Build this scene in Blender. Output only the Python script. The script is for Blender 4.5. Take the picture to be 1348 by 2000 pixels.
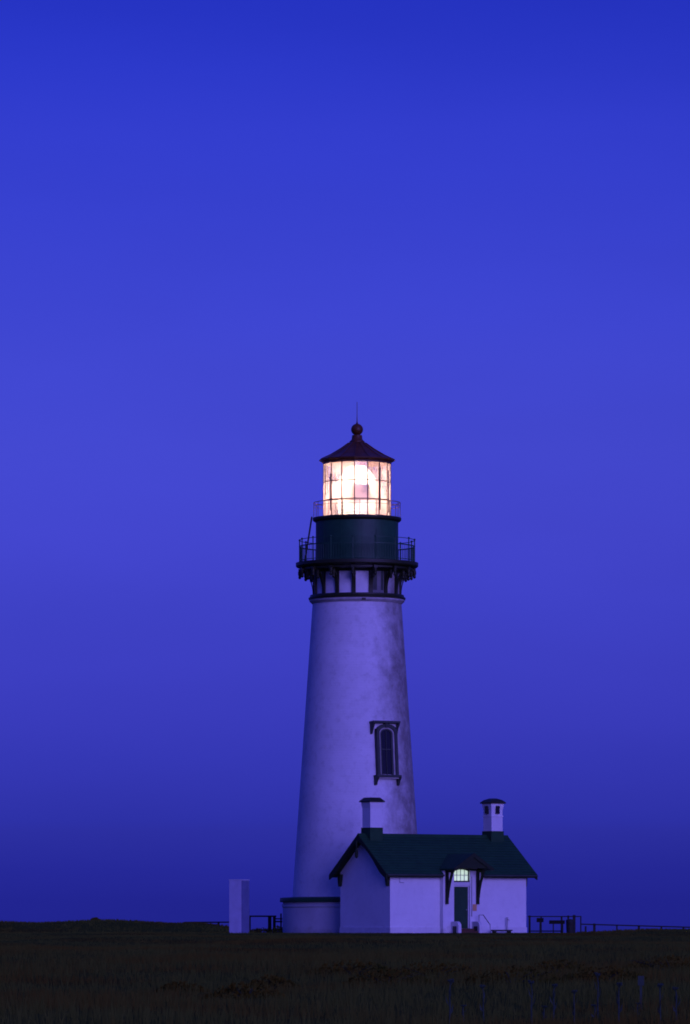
import bpy, math, random
import numpy as np
from mathutils import Vector, Matrix
R = math.radians
pi = math.pi
random.seed(7)
rng = np.random.default_rng(11)
for o in list(bpy.data.objects):
    bpy.data.objects.remove(o)
sc = bpy.context.scene
col = sc.collection

# ------------------------------------------------------------------ camera
# the lighthouse axis is the origin, +Y runs away from the camera, metres
DIST, FPX, HOR = 270.0, 9500.0, 1812.0      # distance, focal length in photo pixels, horizon row
CX, CZ = -0.668, 0.28
cam = bpy.data.cameras.new('camera')
camo = bpy.data.objects.new('camera', cam); col.objects.link(camo)
camo.location = (CX, -DIST, CZ)
camo.rotation_euler = (pi / 2, 0, 0)
cam.sensor_fit = 'VERTICAL'; cam.sensor_height = 36.0
cam.lens = 36.0 * FPX / 2000.0
cam.shift_y = (HOR - 1000.0) / 2000.0
cam.clip_start = 1.0; cam.clip_end = 60000.0
sc.camera = camo
sc.render.resolution_x, sc.render.resolution_y = 690, 1024
sc.cycles.use_denoising = True
sc.cycles.filter_width = 1.8
sc.cycles.max_bounces = 8
sc.cycles.transparent_max_bounces = 16
sc.view_settings.view_transform = 'Standard'
sc.view_settings.look = 'None'
sc.view_settings.gamma = 1.0
sc.view_settings.exposure = 0.0
sc.view_settings.use_curve_mapping = False

# ------------------------------------------------------------------ sky (dusk, sun just gone behind the camera)
GLOW_AZ, GLOW_EL = 29.0, 6.0                # the afterglow: behind the camera, a little to its right
def lin(c):
    return tuple(((v / 255) / 12.92 if v / 255 <= .04045 else ((v / 255 + .055) / 1.055) ** 2.4) for v in c)
world = bpy.data.worlds.new('World'); sc.world = world; world.use_nodes = True
nt = world.node_tree; N = nt.nodes; Lk = nt.links
bg = N['Background']
tc = N.new('ShaderNodeTexCoord')
sep = N.new('ShaderNodeSeparateXYZ'); Lk.new(tc.outputs['Generated'], sep.inputs[0])
mx = N.new('ShaderNodeMath'); mx.operation = 'MAXIMUM'; mx.inputs[1].default_value = 0.02
Lk.new(sep.outputs['Z'], mx.inputs[0])
cmb = N.new('ShaderNodeCombineXYZ')
Lk.new(sep.outputs['X'], cmb.inputs['X']); Lk.new(sep.outputs['Y'], cmb.inputs['Y']); Lk.new(mx.outputs[0], cmb.inputs['Z'])
nrm = N.new('ShaderNodeVectorMath'); nrm.operation = 'NORMALIZE'; Lk.new(cmb.outputs[0], nrm.inputs[0])
sky = N.new('ShaderNodeTexSky'); sky.sky_type = 'NISHITA'; sky.sun_disc = False
sky.sun_elevation = R(GLOW_EL); sky.sun_rotation = R(180 - GLOW_AZ)
sky.ozone_density = 6.0; sky.dust_density = 0.4; sky.air_density = 1.0
Lk.new(nrm.outputs[0], sky.inputs['Vector'])
# dusk tint by height above the horizon (earth shadow low down, deep blue above)
zc = N.new('ShaderNodeMath'); zc.operation = 'MAXIMUM'; zc.inputs[1].default_value = 0.0
Lk.new(sep.outputs['Z'], zc.inputs[0])
pw = N.new('ShaderNodeMath'); pw.operation = 'POWER'; pw.inputs[1].default_value = 0.5
Lk.new(zc.outputs[0], pw.inputs[0])
ramp = N.new('ShaderNodeValToRGB'); ramp.color_ramp.interpolation = 'LINEAR'
Lk.new(pw.outputs[0], ramp.inputs[0])
SKY_STOPS = [#SKYSTOPS
 (0.00000,(0.0935,0.0700,1.1105)),
 (0.07398,(0.1038,0.0734,1.2002)),
 (0.10858,(0.1262,0.0883,1.3522)),
 (0.14937,(0.1803,0.1250,1.5988)),
 (0.18689,(0.2558,0.1404,1.4932)),
 (0.22040,(0.3563,0.1568,1.3821)),
 (0.25355,(0.4736,0.1797,1.3147)),
 (0.28276,(0.6229,0.2039,1.2816)),
 (0.31247,(0.7476,0.2283,1.2433)),
 (0.34097,(0.7869,0.2316,1.2033)),
 (0.36987,(0.7468,0.2183,1.1667)),
 (0.40279,(0.6517,0.1955,1.1303)),
 (0.41814,(0.5255,0.1720,1.0775)),
 (0.43285,(0.4263,0.1494,1.0172)),
 (0.49186,(0.5434,0.1827,1.1143)),
 (0.58482,(0.7017,0.2318,1.2887)),
 (0.70711,(0.9324,0.3128,1.6071)),
 (0.84090,(1.2486,0.4335,2.0970)),
 (0.95200,(1.5923,0.5760,2.6690)),
 (1.00000,(1.6890,0.6417,2.8878))
]#END
els = ramp.color_ramp.elements
while len(els) > 2: els.remove(els[-1])
for i, (p, c) in enumerate(SKY_STOPS):
    e = els[i] if i < 2 else els.new(p)
    e.position = p; e.color = (c[0], c[1], c[2], 1)
mul = N.new('ShaderNodeMix'); mul.data_type = 'RGBA'; mul.blend_type = 'MULTIPLY'; mul.inputs[0].default_value = 1.0
mul.clamp_result = False
Lk.new(sky.outputs[0], mul.inputs[6]); Lk.new(ramp.outputs[0], mul.inputs[7])
# faint uneven haze, long and low
hm = N.new('ShaderNodeMapping'); hm.inputs['Scale'].default_value = (9, 9, 34); Lk.new(tc.outputs['Generated'], hm.inputs[0])
hn = N.new('ShaderNodeTexNoise'); hn.inputs['Scale'].default_value = 1.0; hn.inputs['Detail'].default_value = 5; Lk.new(hm.outputs[0], hn.inputs['Vector'])
hr_ = N.new('ShaderNodeMapRange'); hr_.inputs['From Min'].default_value = .3; hr_.inputs['From Max'].default_value = .7
hr_.inputs['To Min'].default_value = .965; hr_.inputs['To Max'].default_value = 1.035; Lk.new(hn.outputs[0], hr_.inputs['Value'])
hz_ = N.new('ShaderNodeVectorMath'); hz_.operation = 'SCALE'; Lk.new(mul.outputs[2], hz_.inputs[0]); Lk.new(hr_.outputs[0], hz_.inputs['Scale'])
Lk.new(hz_.outputs[0], bg.inputs['Color'])
bg.inputs['Strength'].default_value = 0.15

# the afterglow in the west as one broad, low sun
sl = bpy.data.lights.new('afterglow', 'SUN'); slo = bpy.data.objects.new('afterglow', sl); col.objects.link(slo)
sl.energy = 2.25; sl.angle = R(46); sl.color = (0.27, 0.215, 1.0)
gd = Vector((math.sin(R(GLOW_AZ)) * math.cos(R(GLOW_EL)), -math.cos(R(GLOW_AZ)) * math.cos(R(GLOW_EL)), math.sin(R(GLOW_EL))))
slo.rotation_euler = (gd).to_track_quat('Z', 'Y').to_euler()
slo.location = gd * 300

# ------------------------------------------------------------------ helpers
def zpx(y, d=DIST): return CZ + (HOR - y) / FPX * d        # photo row -> height, at distance d
def xpx(x, d=DIST): return CX + (x - 674.0) / FPX * d      # photo column -> world x

class MB:
    """collects shapes, links them as ONE mesh object"""
    def __init__(s): s.v = []; s.f = []
    def add(s, vs, fs):
        b = len(s.v); s.v += [tuple(v) for v in vs]; s.f += [tuple(b + i for i in f) for f in fs]; return s
    def box(s, x0, x1, y0, y1, z0, z1, M=None):
        vs = [Vector((x, y, z)) for z in (z0, z1) for y in (y0, y1) for x in (x0, x1)]
        if M: vs = [M @ v for v in vs]
        return s.add(vs, [(0, 2, 3, 1), (4, 5, 7, 6), (0, 1, 5, 4), (2, 6, 7, 3), (0, 4, 6, 2), (1, 3, 7, 5)])
    def tube(s, pts, r, n=8, cap=True):
        pts = [Vector(p) for p in pts]; rs = r if isinstance(r, (list, tuple)) else [r] * len(pts)
        vs = []; fs = []
        for i, p in enumerate(pts):
            d = (pts[min(i + 1, len(pts) - 1)] - pts[max(i - 1, 0)]).normalized()
            a = d.orthogonal().normalized()
            if abs(d.z) < .95:
                a = d.cross(Vector((0, 0, 1))).normalized()
            else:
                a = Vector((1, 0, 0)); a = (a - d * a.dot(d)).normalized()
            b = d.cross(a)
            for k in range(n):
                t = 2 * pi * k / n
                vs.append(p + (a * math.cos(t) + b * math.sin(t)) * rs[i])
        m = len(pts)
        for i in range(m - 1):
            for k in range(n):
                k2 = (k + 1) % n
                fs.append((i * n + k, i * n + k2, (i + 1) * n + k2, (i + 1) * n + k))
        if cap:
            fs.append(tuple(range(n))[::-1]); fs.append(tuple((m - 1) * n + k for k in range(n)))
        return s.add(vs, fs)
    def lathe(s, prof, n=96, off=0.0, closed=True, c=(0, 0)):
        """prof: (r, z) pairs turned about the vertical axis through c; closed joins the last to the first"""
        m = len(prof); vs = []; fs = []
        for (r, z) in prof:
            for k in range(n):
                t = 2 * pi * k / n + off
                vs.append((c[0] + r * math.sin(t), c[1] - r * math.cos(t), z))
        for i in range(m if closed else m - 1):
            j = (i + 1) % m
            for k in range(n):
                k2 = (k + 1) % n
                fs.append((i * n + k, i * n + k2, j * n + k2, j * n + k))
        return s.add(vs, fs)
    def arc(s, r0, r1, z0, z1, a0, a1, n=12):
        """curved slab, angles from the camera-facing direction, to the right"""
        vs = []; fs = []
        for i in range(n + 1):
            t = a0 + (a1 - a0) * i / n
            for (r, z) in ((r0, z0), (r1, z0), (r1, z1), (r0, z1)):
                vs.append((r * math.sin(t), -r * math.cos(t), z))
        for i in range(n):
            for k in range(4):
                k2 = (k + 1) % 4
                fs.append((i * 4 + k, i * 4 + k2, i * 4 + 4 + k2, i * 4 + 4 + k))
        fs += [(3, 2, 1, 0), tuple(n * 4 + k for k in range(4))]
        return s.add(vs, fs)
    def prism(s, poly, f0, f1):
        """poly: 2-D outline; f0/f1 map (a,b) to the two end faces"""
        n = len(poly)
        vs = [f0(a, b) for a, b in poly] + [f1(a, b) for a, b in poly]
        fs = [tuple(range(n))[::-1], tuple(range(n, 2 * n))]
        fs += [(i, (i + 1) % n, n + (i + 1) % n, n + i) for i in range(n)]
        return s.add(vs, fs)
    def ball(s, c, r, n=16, m=10, sz=1.0):
        vs = [(c[0], c[1], c[2] - r * sz)]; fs = []
        for i in range(1, m):
            p = -pi / 2 + pi * i / m
            for k in range(n):
                t = 2 * pi * k / n
                vs.append((c[0] + r * math.cos(p) * math.cos(t), c[1] + r * math.cos(p) * math.sin(t), c[2] + r * sz * math.sin(p)))
        vs.append((c[0], c[1], c[2] + r * sz)); e = len(vs) - 1
        for k in range(n):
            k2 = (k + 1) % n
            fs.append((0, 1 + k2, 1 + k))
            for i in range(m - 2):
                a = 1 + i * n
                fs.append((a + k, a + k2, a + n + k2, a + n + k))
            fs.append((1 + (m - 2) * n + k, 1 + (m - 2) * n + k2, e))
        return s.add(vs, fs)
    def build(s, name, mat, parent=None, smooth=0, bevel=0.0, loc=None, rot=None):
        me = bpy.data.meshes.new(name); me.from_pydata(s.v, [], s.f); me.update()
        import bmesh
        bm = bmesh.new(); bm.from_mesh(me); bmesh.ops.recalc_face_normals(bm, faces=bm.faces)
        if bevel:
            eds = [e for e in bm.edges if len(e.link_faces) == 2 and e.calc_face_angle(0) > R(30)]
            bmesh.ops.bevel(bm, geom=eds, offset=bevel, segments=2, profile=.6, affect='EDGES', clamp_overlap=True)
        bm.to_mesh(me); bm.free()
        if smooth:
            me.polygons.foreach_set('use_smooth', [True] * len(me.polygons))
            me.set_sharp_from_angle(angle=R(smooth))
        me.materials.append(mat)
        o = bpy.data.objects.new(name, me); col.objects.link(o)
        if parent is not None: o.parent = parent
        if loc is not None: o.location = loc
        if rot is not None: o.rotation_euler = rot
        return o

def tag(o, label=None, cat=None, group=None, kind=None):
    if label: o['label'] = label
    if cat: o['category'] = cat
    if group: o['group'] = group
    if kind: o['kind'] = kind
    return o
def thing(name, label, cat, loc=(0, 0, 0), rz=0.0, group=None):
    o = bpy.data.objects.new(name, None); col.objects.link(o)
    o.empty_display_size = .5
    o.location = loc; o.rotation_euler = (0, 0, rz)
    return tag(o, label, cat, group)
def copy_part(src, parent, rot=None, loc=None):
    c = src.copy(); col.objects.link(c); c.parent = parent
    if rot is not None: c.rotation_euler = rot
    if loc is not None: c.location = loc
    for ch in list(src.children):
        g = ch.copy(); col.objects.link(g); g.parent = c
    return c

# ------------------------------------------------------------------ materials
def mat(name, base, rough=.6, var=.15, scale=3.0, bump=.15, bscale=30.0, spec=.4, metal=0.0, second=None, detail=6, stretch=(1, 1, 1)):
    m = bpy.data.materials.new(name); m.use_nodes = True
    n = m.node_tree.nodes; l = m.node_tree.links; p = n['Principled BSDF']
    t = n.new('ShaderNodeTexCoord'); mp = n.new('ShaderNodeMapping'); mp.inputs['Scale'].default_value = stretch
    l.new(t.outputs['Object'], mp.inputs[0])
    nz = n.new('ShaderNodeTexNoise'); nz.inputs['Scale'].default_value = scale; nz.inputs['Detail'].default_value = detail
    nz.inputs['Roughness'].default_value = .65
    l.new(mp.outputs[0], nz.inputs['Vector'])
    r = n.new('ShaderNodeValToRGB')
    r.color_ramp.elements[0].position = .3; r.color_ramp.elements[1].position = .72
    a = second or tuple(c * (1 - var) for c in base); b = tuple(min(1, c * (1 + var * .6)) for c in base)
    r.color_ramp.elements[0].color = (*a, 1); r.color_ramp.elements[1].color = (*b, 1)
    l.new(nz.outputs[0], r.inputs[0]); l.new(r.outputs[0], p.inputs['Base Color'])
    p.inputs['Roughness'].default_value = rough; p.inputs['Metallic'].default_value = metal
    p.inputs['Specular IOR Level'].default_value = spec
    if bump:
        nb = n.new('ShaderNodeTexNoise'); nb.inputs['Scale'].default_value = bscale; nb.inputs['Detail'].default_value = 4
        l.new(mp.outputs[0], nb.inputs['Vector'])
        bp = n.new('ShaderNodeBump'); bp.inputs['Strength'].default_value = bump; bp.inputs['Distance'].default_value = .02
        l.new(nb.outputs[0], bp.inputs['Height']); l.new(bp.outputs[0], p.inputs['Normal'])
    return m

def brick_paint(name, base, stain=None, stain_side=None, grime=.3, mottle=.16):
    """painted brickwork: courses as fine relief, worn patches; stain_side = angle (deg) of the weather side"""
    m = bpy.data.materials.new(name); m.use_nodes = True
    n = m.node_tree.nodes; l = m.node_tree.links; p = n['Principled BSDF']
    t = n.new('ShaderNodeTexCoord'); s = n.new('ShaderNodeSeparateXYZ'); l.new(t.outputs['Object'], s.inputs[0])
    at = n.new('ShaderNodeMath'); at.operation = 'ARCTAN2'
    ny = n.new('ShaderNodeMath'); ny.operation = 'MULTIPLY'; ny.inputs[1].default_value = -1
    l.new(s.outputs['Y'], ny.inputs[0]); l.new(s.outputs['X'], at.inputs[0]); l.new(ny.outputs[0], at.inputs[1])
    # large, soft patchiness + fine speckle
    n1 = n.new('ShaderNodeTexNoise'); n1.inputs['Scale'].default_value = .55; n1.inputs['Detail'].default_value = 8; n1.inputs['Roughness'].default_value = .6
    l.new(t.outputs['Object'], n1.inputs['Vector'])
    n2 = n.new('ShaderNodeTexNoise'); n2.inputs['Scale'].default_value = 2.6; n2.inputs['Detail'].default_value = 6; n2.inputs['Roughness'].default_value = .7
    l.new(t.outputs['Object'], n2.inputs['Vector'])
    r1 = n.new('ShaderNodeMapRange'); r1.inputs['From Min'].default_value = .3; r1.inputs['From Max'].default_value = .75
    l.new(n1.outputs[0], r1.inputs['Value'])
    mixa = n.new('ShaderNodeMix'); mixa.data_type = 'RGBA'
    mixa.inputs[6].default_value = (*base, 1); mixa.inputs[7].default_value = (*[c * (1 - grime) for c in base], 1)
    l.new(r1.outputs[0], mixa.inputs[0]); out = mixa.outputs[2]
    r2 = n.new('ShaderNodeMapRange'); r2.inputs['From Min'].default_value = .50; r2.inputs['From Max'].default_value = .72; r2.inputs['To Max'].default_value = mottle
    l.new(n2.outputs[0], r2.inputs['Value'])
    mixm = n.new('ShaderNodeMix'); mixm.data_type = 'RGBA'; mixm.inputs[7].default_value = (.30, .28, .25, 1)
    l.new(r2.outputs[0], mixm.inputs[0]); l.new(out, mixm.inputs[6]); out = mixm.outputs[2]
    # splash-back dirt along the foot of the wall, ragged edge
    dn = n.new('ShaderNodeMath'); dn.operation = 'MULTIPLY_ADD'; dn.inputs[1].default_value = 1.1; dn.inputs[2].default_value = -.35
    l.new(n2.outputs[0], dn.inputs[0])
    ds = n.new('ShaderNodeMath'); ds.operation = 'SUBTRACT'; l.new(dn.outputs[0], ds.inputs[0]); l.new(s.outputs['Z'], ds.inputs[1])
    dm = n.new('ShaderNodeMapRange'); dm.inputs['From Min'].default_value = -.1; dm.inputs['From Max'].default_value = .25; dm.inputs['To Max'].default_value = .35
    l.new(ds.outputs[0], dm.inputs['Value'])
    mixd = n.new('ShaderNodeMix'); mixd.data_type = 'RGBA'; mixd.inputs[7].default_value = (.25, .22, .17, 1)
    l.new(dm.outputs[0], mixd.inputs[0]); l.new(out, mixd.inputs[6]); out = mixd.outputs[2]
    if stain:
        # weather side: blotches grow denser round the seaward edge of the tower
        sm = n.new('ShaderNodeMapRange'); sm.interpolation_type = 'SMOOTHSTEP'
        sm.inputs['From Min'].default_value = R(stain_side[0]); sm.inputs['From Max'].default_value = R(stain_side[1])
        l.new(at.outputs[0], sm.inputs['Value'])
        cb = n.new('ShaderNodeCombineXYZ')
        l.new(s.outputs['X'], cb.inputs[0]); l.new(s.outputs['Y'], cb.inputs[1])
        zs = n.new('ShaderNodeMath'); zs.operation = 'MULTIPLY'; zs.inputs[1].default_value = .8
        l.new(s.outputs['Z'], zs.inputs[0]); l.new(zs.outputs[0], cb.inputs[2])
        n3 = n.new('ShaderNodeTexNoise'); n3.inputs['Scale'].default_value = 1.25; n3.inputs['Detail'].default_value = 9; n3.inputs['Roughness'].default_value = .72
        l.new(cb.outputs[0], n3.inputs['Vector'])
        th = n.new('ShaderNodeMath'); th.operation = 'MULTIPLY_ADD'; th.inputs[1].default_value = .74; th.inputs[2].default_value = -.64
        l.new(sm.outputs[0], th.inputs[0])
        ad = n.new('ShaderNodeMath'); ad.operation = 'ADD'; l.new(n3.outputs[0], ad.inputs[0]); l.new(th.outputs[0], ad.inputs[1])
        mr = n.new('ShaderNodeMapRange'); mr.inputs['From Min'].default_value = .14; mr.inputs['From Max'].default_value = .66
        mr.inputs['To Max'].default_value = .90
        l.new(ad.outputs[0], mr.inputs['Value'])
        mixb = n.new('ShaderNodeMix'); mixb.data_type = 'RGBA'; mixb.inputs[7].default_value = (*stain, 1)
        l.new(mr.outputs[0], mixb.inputs[0]); l.new(out, mixb.inputs[6]); out = mixb.outputs[2]
    l.new(out, p.inputs['Base Color'])
    p.inputs['Roughness'].default_value = .75; p.inputs['Specular IOR Level'].default_value = .2
    # courses
    w = n.new('ShaderNodeTexWave'); w.wave_type = 'BANDS'; w.bands_direction = 'Z'; w.inputs['Scale'].default_value = 2.2
    w.inputs['Distortion'].default_value = .8; w.inputs['Detail'].default_value = 2
    l.new(t.outputs['Object'], w.inputs['Vector'])
    hb = n.new('ShaderNodeMath'); hb.operation = 'MULTIPLY_ADD'; hb.inputs[1].default_value = .18
    l.new(w.outputs[1], hb.inputs[0]); l.new(n2.outputs[0], hb.inputs[2])
    bp = n.new('ShaderNodeBump'); bp.inputs['Strength'].default_value = .35; bp.inputs['Distance'].default_value = .03
    l.new(hb.outputs[0], bp.inputs['Height']); l.new(bp.outputs[0], p.inputs['Normal'])
    return m

M_tower = brick_paint('white_tower_paint', (.88, .87, .85), stain=(.20, .185, .17), stain_side=(-14, 66), grime=.18, mottle=.30)
M_wall = brick_paint('white_wall_paint', (.86, .85, .83), grime=.12, mottle=.14)
M_plinth = brick_paint('plinth_paint', (.66, .65, .64), grime=.25)
M_white = mat('white_trim', (.76, .75, .73), .6, .12, 2.0)
M_offwhite = mat('dirty_white_trim', (.50, .48, .44), .65, .3, 3.0)
M_black = mat('black_iron', (.026, .032, .008), .5, .35, 4.0)
M_drum = mat('dark_green_iron', (.018, .088, .034), .5, .3, 1.6, bump=.05)
M_roof = mat('dark_green_shingle', (.011, .072, .020), .75, .3, 2.5, bump=.5, bscale=14)
M_soffit = mat('dark_timber', (.013, .028, .006), .7, .3, 3.0)
M_red = mat('dark_red_iron', (.125, .040, .008), .45, .35, 2.5, bump=.05)
M_bar = mat('glazing_iron', (.10, .04, .03), .5, .3, 5.0)
M_trimdark = mat('dark_window_trim', (.045, .06, .045), .6, .3, 3.0)
M_door = mat('dark_green_door', (.014, .066, .024), .4, .2, 3.0, bump=.05)
M_glassdark = mat('dark_window_glass', (.012, .014, .014), .08, .2, 1.0, bump=0, spec=.5)
M_grey = mat('grey_concrete', (.50, .49, .49), .8, .2, 2.0)
M_lens_dark = mat('lens_dark_patch', (.05, .04, .10), .7, .2, 4.0)  # dark colour standing in for the dim part of the lens
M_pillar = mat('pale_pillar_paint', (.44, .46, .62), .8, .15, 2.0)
M_pillar_shade = mat('shaded_pillar_side', (.15, .18, .33), .85, .2, 2.0)  # pillar paint darkened, the side's shade put into the colour
M_darkgrey = mat('weathered_concrete', (.20, .20, .19), .85, .3, 2.0)
M_stair = mat('brown_brick_step', (.10, .045, .022), .8, .35, 5.0)
M_wood = mat('dark_fence_wood', (.022, .026, .018), .8, .4, 6.0)
M_orange = mat('orange_notice', (.72, .40, .17), .5, .1, 4.0, bump=0)
M_grab = mat('grab_bar_iron', (.06, .02, .025), .5, .3, 5.0)

def emis_mat(name, colr, strength, scale=2.0, var=.3):
    m = bpy.data.materials.new(name); m.use_nodes = True
    n = m.node_tree.nodes; l = m.node_tree.links; p = n['Principled BSDF']
    t = n.new('ShaderNodeTexCoord'); nz = n.new('ShaderNodeTexNoise'); nz.inputs['Scale'].default_value = scale
    l.new(t.outputs['Object'], nz.inputs['Vector'])
    r = n.new('ShaderNodeMapRange'); r.inputs['From Min'].default_value = .3; r.inputs['From Max'].default_value = .7
    r.inputs['To Min'].default_value = strength * (1 - var); r.inputs['To Max'].default_value = strength
    l.new(nz.outputs[0], r.inputs['Value']); l.new(r.outputs[0], p.inputs['Emission Strength'])
    p.inputs['Emission Color'].default_value = (*colr, 1); p.inputs['Base Color'].default_value = (.3, .3, .3, 1)
    p.inputs['Roughness'].default_value = .15
    return m
M_transom = emis_mat('lit_window_glass', (.60, .78, .64), 1.0, 5.0, .25)
M_bulb = emis_mat('lamp_bulb', (1, .86, .66), 40.0, 1.0, 0)

def pane_mat():
    """lantern pane: clear glass with a film of salt that catches the lamp"""
    m = bpy.data.materials.new('lantern_pane_glass'); m.use_nodes = True
    n = m.node_tree.nodes; l = m.node_tree.links; n.remove(n['Principled BSDF'])
    out = n['Material Output']
    tr = n.new('ShaderNodeBsdfTransparent'); tr.inputs[0].default_value = (.94, .95, .95, 1)
    tl = n.new('ShaderNodeBsdfTranslucent'); tl.inputs[0].default_value = (.95, .80, .80, 1)
    gl = n.new('ShaderNodeBsdfGlossy'); gl.inputs['Roughness'].default_value = .05
    t = n.new('ShaderNodeTexCoord'); nz = n.new('ShaderNodeTexNoise'); nz.inputs['Scale'].default_value = .9; nz.inputs['Detail'].default_value = 3
    g = n.new('ShaderNodeNewGeometry'); l.new(g.outputs['Position'], nz.inputs['Vector'])
    r = n.new('ShaderNodeMapRange'); r.inputs['From Min'].default_value = .38; r.inputs['From Max'].default_value = .62
    r.inputs['To Min'].default_value = .20; r.inputs['To Max'].default_value = .62
    l.new(nz.outputs[0], r.inputs['Value'])
    # brighter glow of the lower panes painted in as a denser film
    sz = n.new('ShaderNodeSeparateXYZ'); l.new(g.outputs['Position'], sz.inputs[0])
    zz = n.new('ShaderNodeMapRange'); zz.interpolation_type = 'SMOOTHSTEP'
    zz.inputs['From Min'].default_value = 25.2; zz.inputs['From Max'].default_value = 24.7; zz.inputs['To Min'].default_value = .75; zz.inputs['To Max'].default_value = 1.2
    l.new(sz.outputs['Z'], zz.inputs['Value'])
    hz = n.new('ShaderNodeMath'); hz.operation = 'MULTIPLY'; l.new(r.outputs[0], hz.inputs[0]); l.new(zz.outputs[0], hz.inputs[1]); r = hz
    m1 = n.new('ShaderNodeMixShader'); l.new(r.outputs[0], m1.inputs[0]); l.new(tr.outputs[0], m1.inputs[1]); l.new(tl.outputs[0], m1.inputs[2])
    m2 = n.new('ShaderNodeMixShader'); m2.inputs[0].default_value = .05; l.new(m1.outputs[0], m2.inputs[1]); l.new(gl.outputs[0], m2.inputs[2])
    l.new(m2.outputs[0], out.inputs[0])
    return m
M_pane = pane_mat()
def lens_mat():
    m = bpy.data.materials.new('fresnel_prism_glass'); m.use_nodes = True
    n = m.node_tree.nodes; l = m.node_tree.links; n.remove(n['Principled BSDF'])
    out = n['Material Output']
    tl = n.new('ShaderNodeBsdfTranslucent'); tl.inputs[0].default_value = (.95, .92, .88, 1)
    tr = n.new('ShaderNodeBsdfTransparent'); tr.inputs[0].default_value = (.9, .93, .92, 1)
    gl = n.new('ShaderNodeBsdfGlossy'); gl.inputs['Roughness'].default_value = .08
    m1 = n.new('ShaderNodeMixShader'); m1.inputs[0].default_value = .45; l.new(tl.outputs[0], m1.inputs[1]); l.new(tr.outputs[0], m1.inputs[2])
    m2 = n.new('ShaderNodeMixShader'); m2.inputs[0].default_value = .08; l.new(m1.outputs[0], m2.inputs[1]); l.new(gl.outputs[0], m2.inputs[2])
    l.new(m2.outputs[0], out.inputs[0])
    return m
M_lens = lens_mat()

def field_mat(name, a, b, c, sc1=.11, sc2=1.3, bump=True):
    """grassland: olive, tawny and rusty patches by place"""
    m = bpy.data.materials.new(name); m.use_nodes = True
    n = m.node_tree.nodes; l = m.node_tree.links; p = n['Principled BSDF']
    g = n.new('ShaderNodeNewGeometry')
    n1 = n.new('ShaderNodeTexNoise'); n1.inputs['Scale'].default_value = sc1; n1.inputs['Detail'].default_value = 5
    n2 = n.new('ShaderNodeTexNoise'); n2.inputs['Scale'].default_value = sc2; n2.inputs['Detail'].default_value = 6
    l.new(g.outputs['Position'], n1.inputs['Vector']); l.new(g.outputs['Position'], n2.inputs['Vector'])
    r1 = n.new('ShaderNodeMapRange'); r1.inputs['From Min'].default_value = .46; r1.inputs['From Max'].default_value = .62; l.new(n1.outputs[0], r1.inputs['Value'])
    r2 = n.new('ShaderNodeMapRange'); r2.inputs['From Min'].default_value = .35; r2.inputs['From Max'].default_value = .68; l.new(n2.outputs[0], r2.inputs['Value'])
    m1 = n.new('ShaderNodeMix'); m1.data_type = 'RGBA'; m1.inputs[6].default_value = (*a, 1); m1.inputs[7].default_value = (*b, 1); l.new(r2.outputs[0], m1.inputs[0])
    m2 = n.new('ShaderNodeMix'); m2.data_type = 'RGBA'; m2.inputs[7].default_value = (*c, 1); l.new(m1.outputs[2], m2.inputs[6]); l.new(r1.outputs[0], m2.inputs[0])
    l.new(m2.outputs[2], p.inputs['Base Color']); p.inputs['Roughness'].default_value = .95; p.inputs['Specular IOR Level'].default_value = 0.0
    return m
M_ground = field_mat('meadow_ground', (.072, .094, .016), (.080, .098, .017), (.085, .075, .012))
M_grass = field_mat('meadow_grass', (.072, .096, .017), (.086, .104, .019), (.088, .072, .012))
M_bush = field_mat('rusty_shrub', (.070, .055, .007), (.080, .065, .009), (.050, .060, .008), .6, 4.0)
M_stalk = mat('pale_dry_stem', (.028, .058, .030), .7, .3, 5.0)
M_sea = mat('sea_water', (.010, .013, .020), .25, .2, .01, bump=.3, bscale=.2)

# ------------------------------------------------------------------ terrain and sea
def sstep(a, b, x):
    t = np.clip((x - a) / (b - a), 0, 1); return t * t * (3 - 2 * t)
def ground_z(x, y):
    x = np.asarray(x, float); y = np.asarray(y, float)
    z = -1.62 + 1.60 * (.55 * sstep(-185, -20, y) + .45 * np.clip((y + 185) / 165, 0, 1))
    z = z + .08 * np.sin(x * .21 + y * .09) * sstep(-20, -50, y) + .06 * np.sin(x * .37 - y * .13 + 1.0) * sstep(-20, -50, y)
    z = z - .55 * sstep(7, 16, y) - 2.2 * sstep(16, 60, y) - 28 * sstep(60, 130, y)
    z = z - .09 * (1 - sstep(-30, -15, y))
    side = np.maximum(np.abs(x + 0) - 90, 0); z = z - 28 * sstep(0, 90, side)
    z = z + (.66 + .06 * np.sin(x * .8) + .05 * np.sin(x * .33 + 2) - .15 * sstep(-15, -22, x)) * sstep(-5.2, -9.4, x) * sstep(-9, 2, y) * (1 - sstep(6, 18, y))
    z = z + .19 * sstep(12.0, 16.5, x) * sstep(-20, -9, y) * (1 - sstep(-4, 8, y))
    return z
xs = np.unique(np.concatenate([np.linspace(-200, -40, 33), np.linspace(-40, 40, 121), np.linspace(40, 200, 33)]))
ys = np.unique(np.concatenate([np.linspace(-420, -190, 30), np.linspace(-190, -30, 120), np.linspace(-30, 30, 90), np.linspace(30, 160, 40)]))
gx, gy = np.meshgrid(xs, ys)
gz = ground_z(gx, gy) + rng.normal(0, .012, gx.shape)
gv = np.stack([gx.ravel(), gy.ravel(), gz.ravel()], 1)
nx = len(xs); idx = np.arange(gx.size).reshape(gx.shape)
gf = np.stack([idx[:-1, :-1].ravel(), idx[:-1, 1:].ravel(), idx[1:, 1:].ravel(), idx[1:, :-1].ravel()], 1)
me = bpy.data.meshes.new('ground'); me.from_pydata(gv.tolist(), [], gf.tolist()); me.update()
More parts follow.
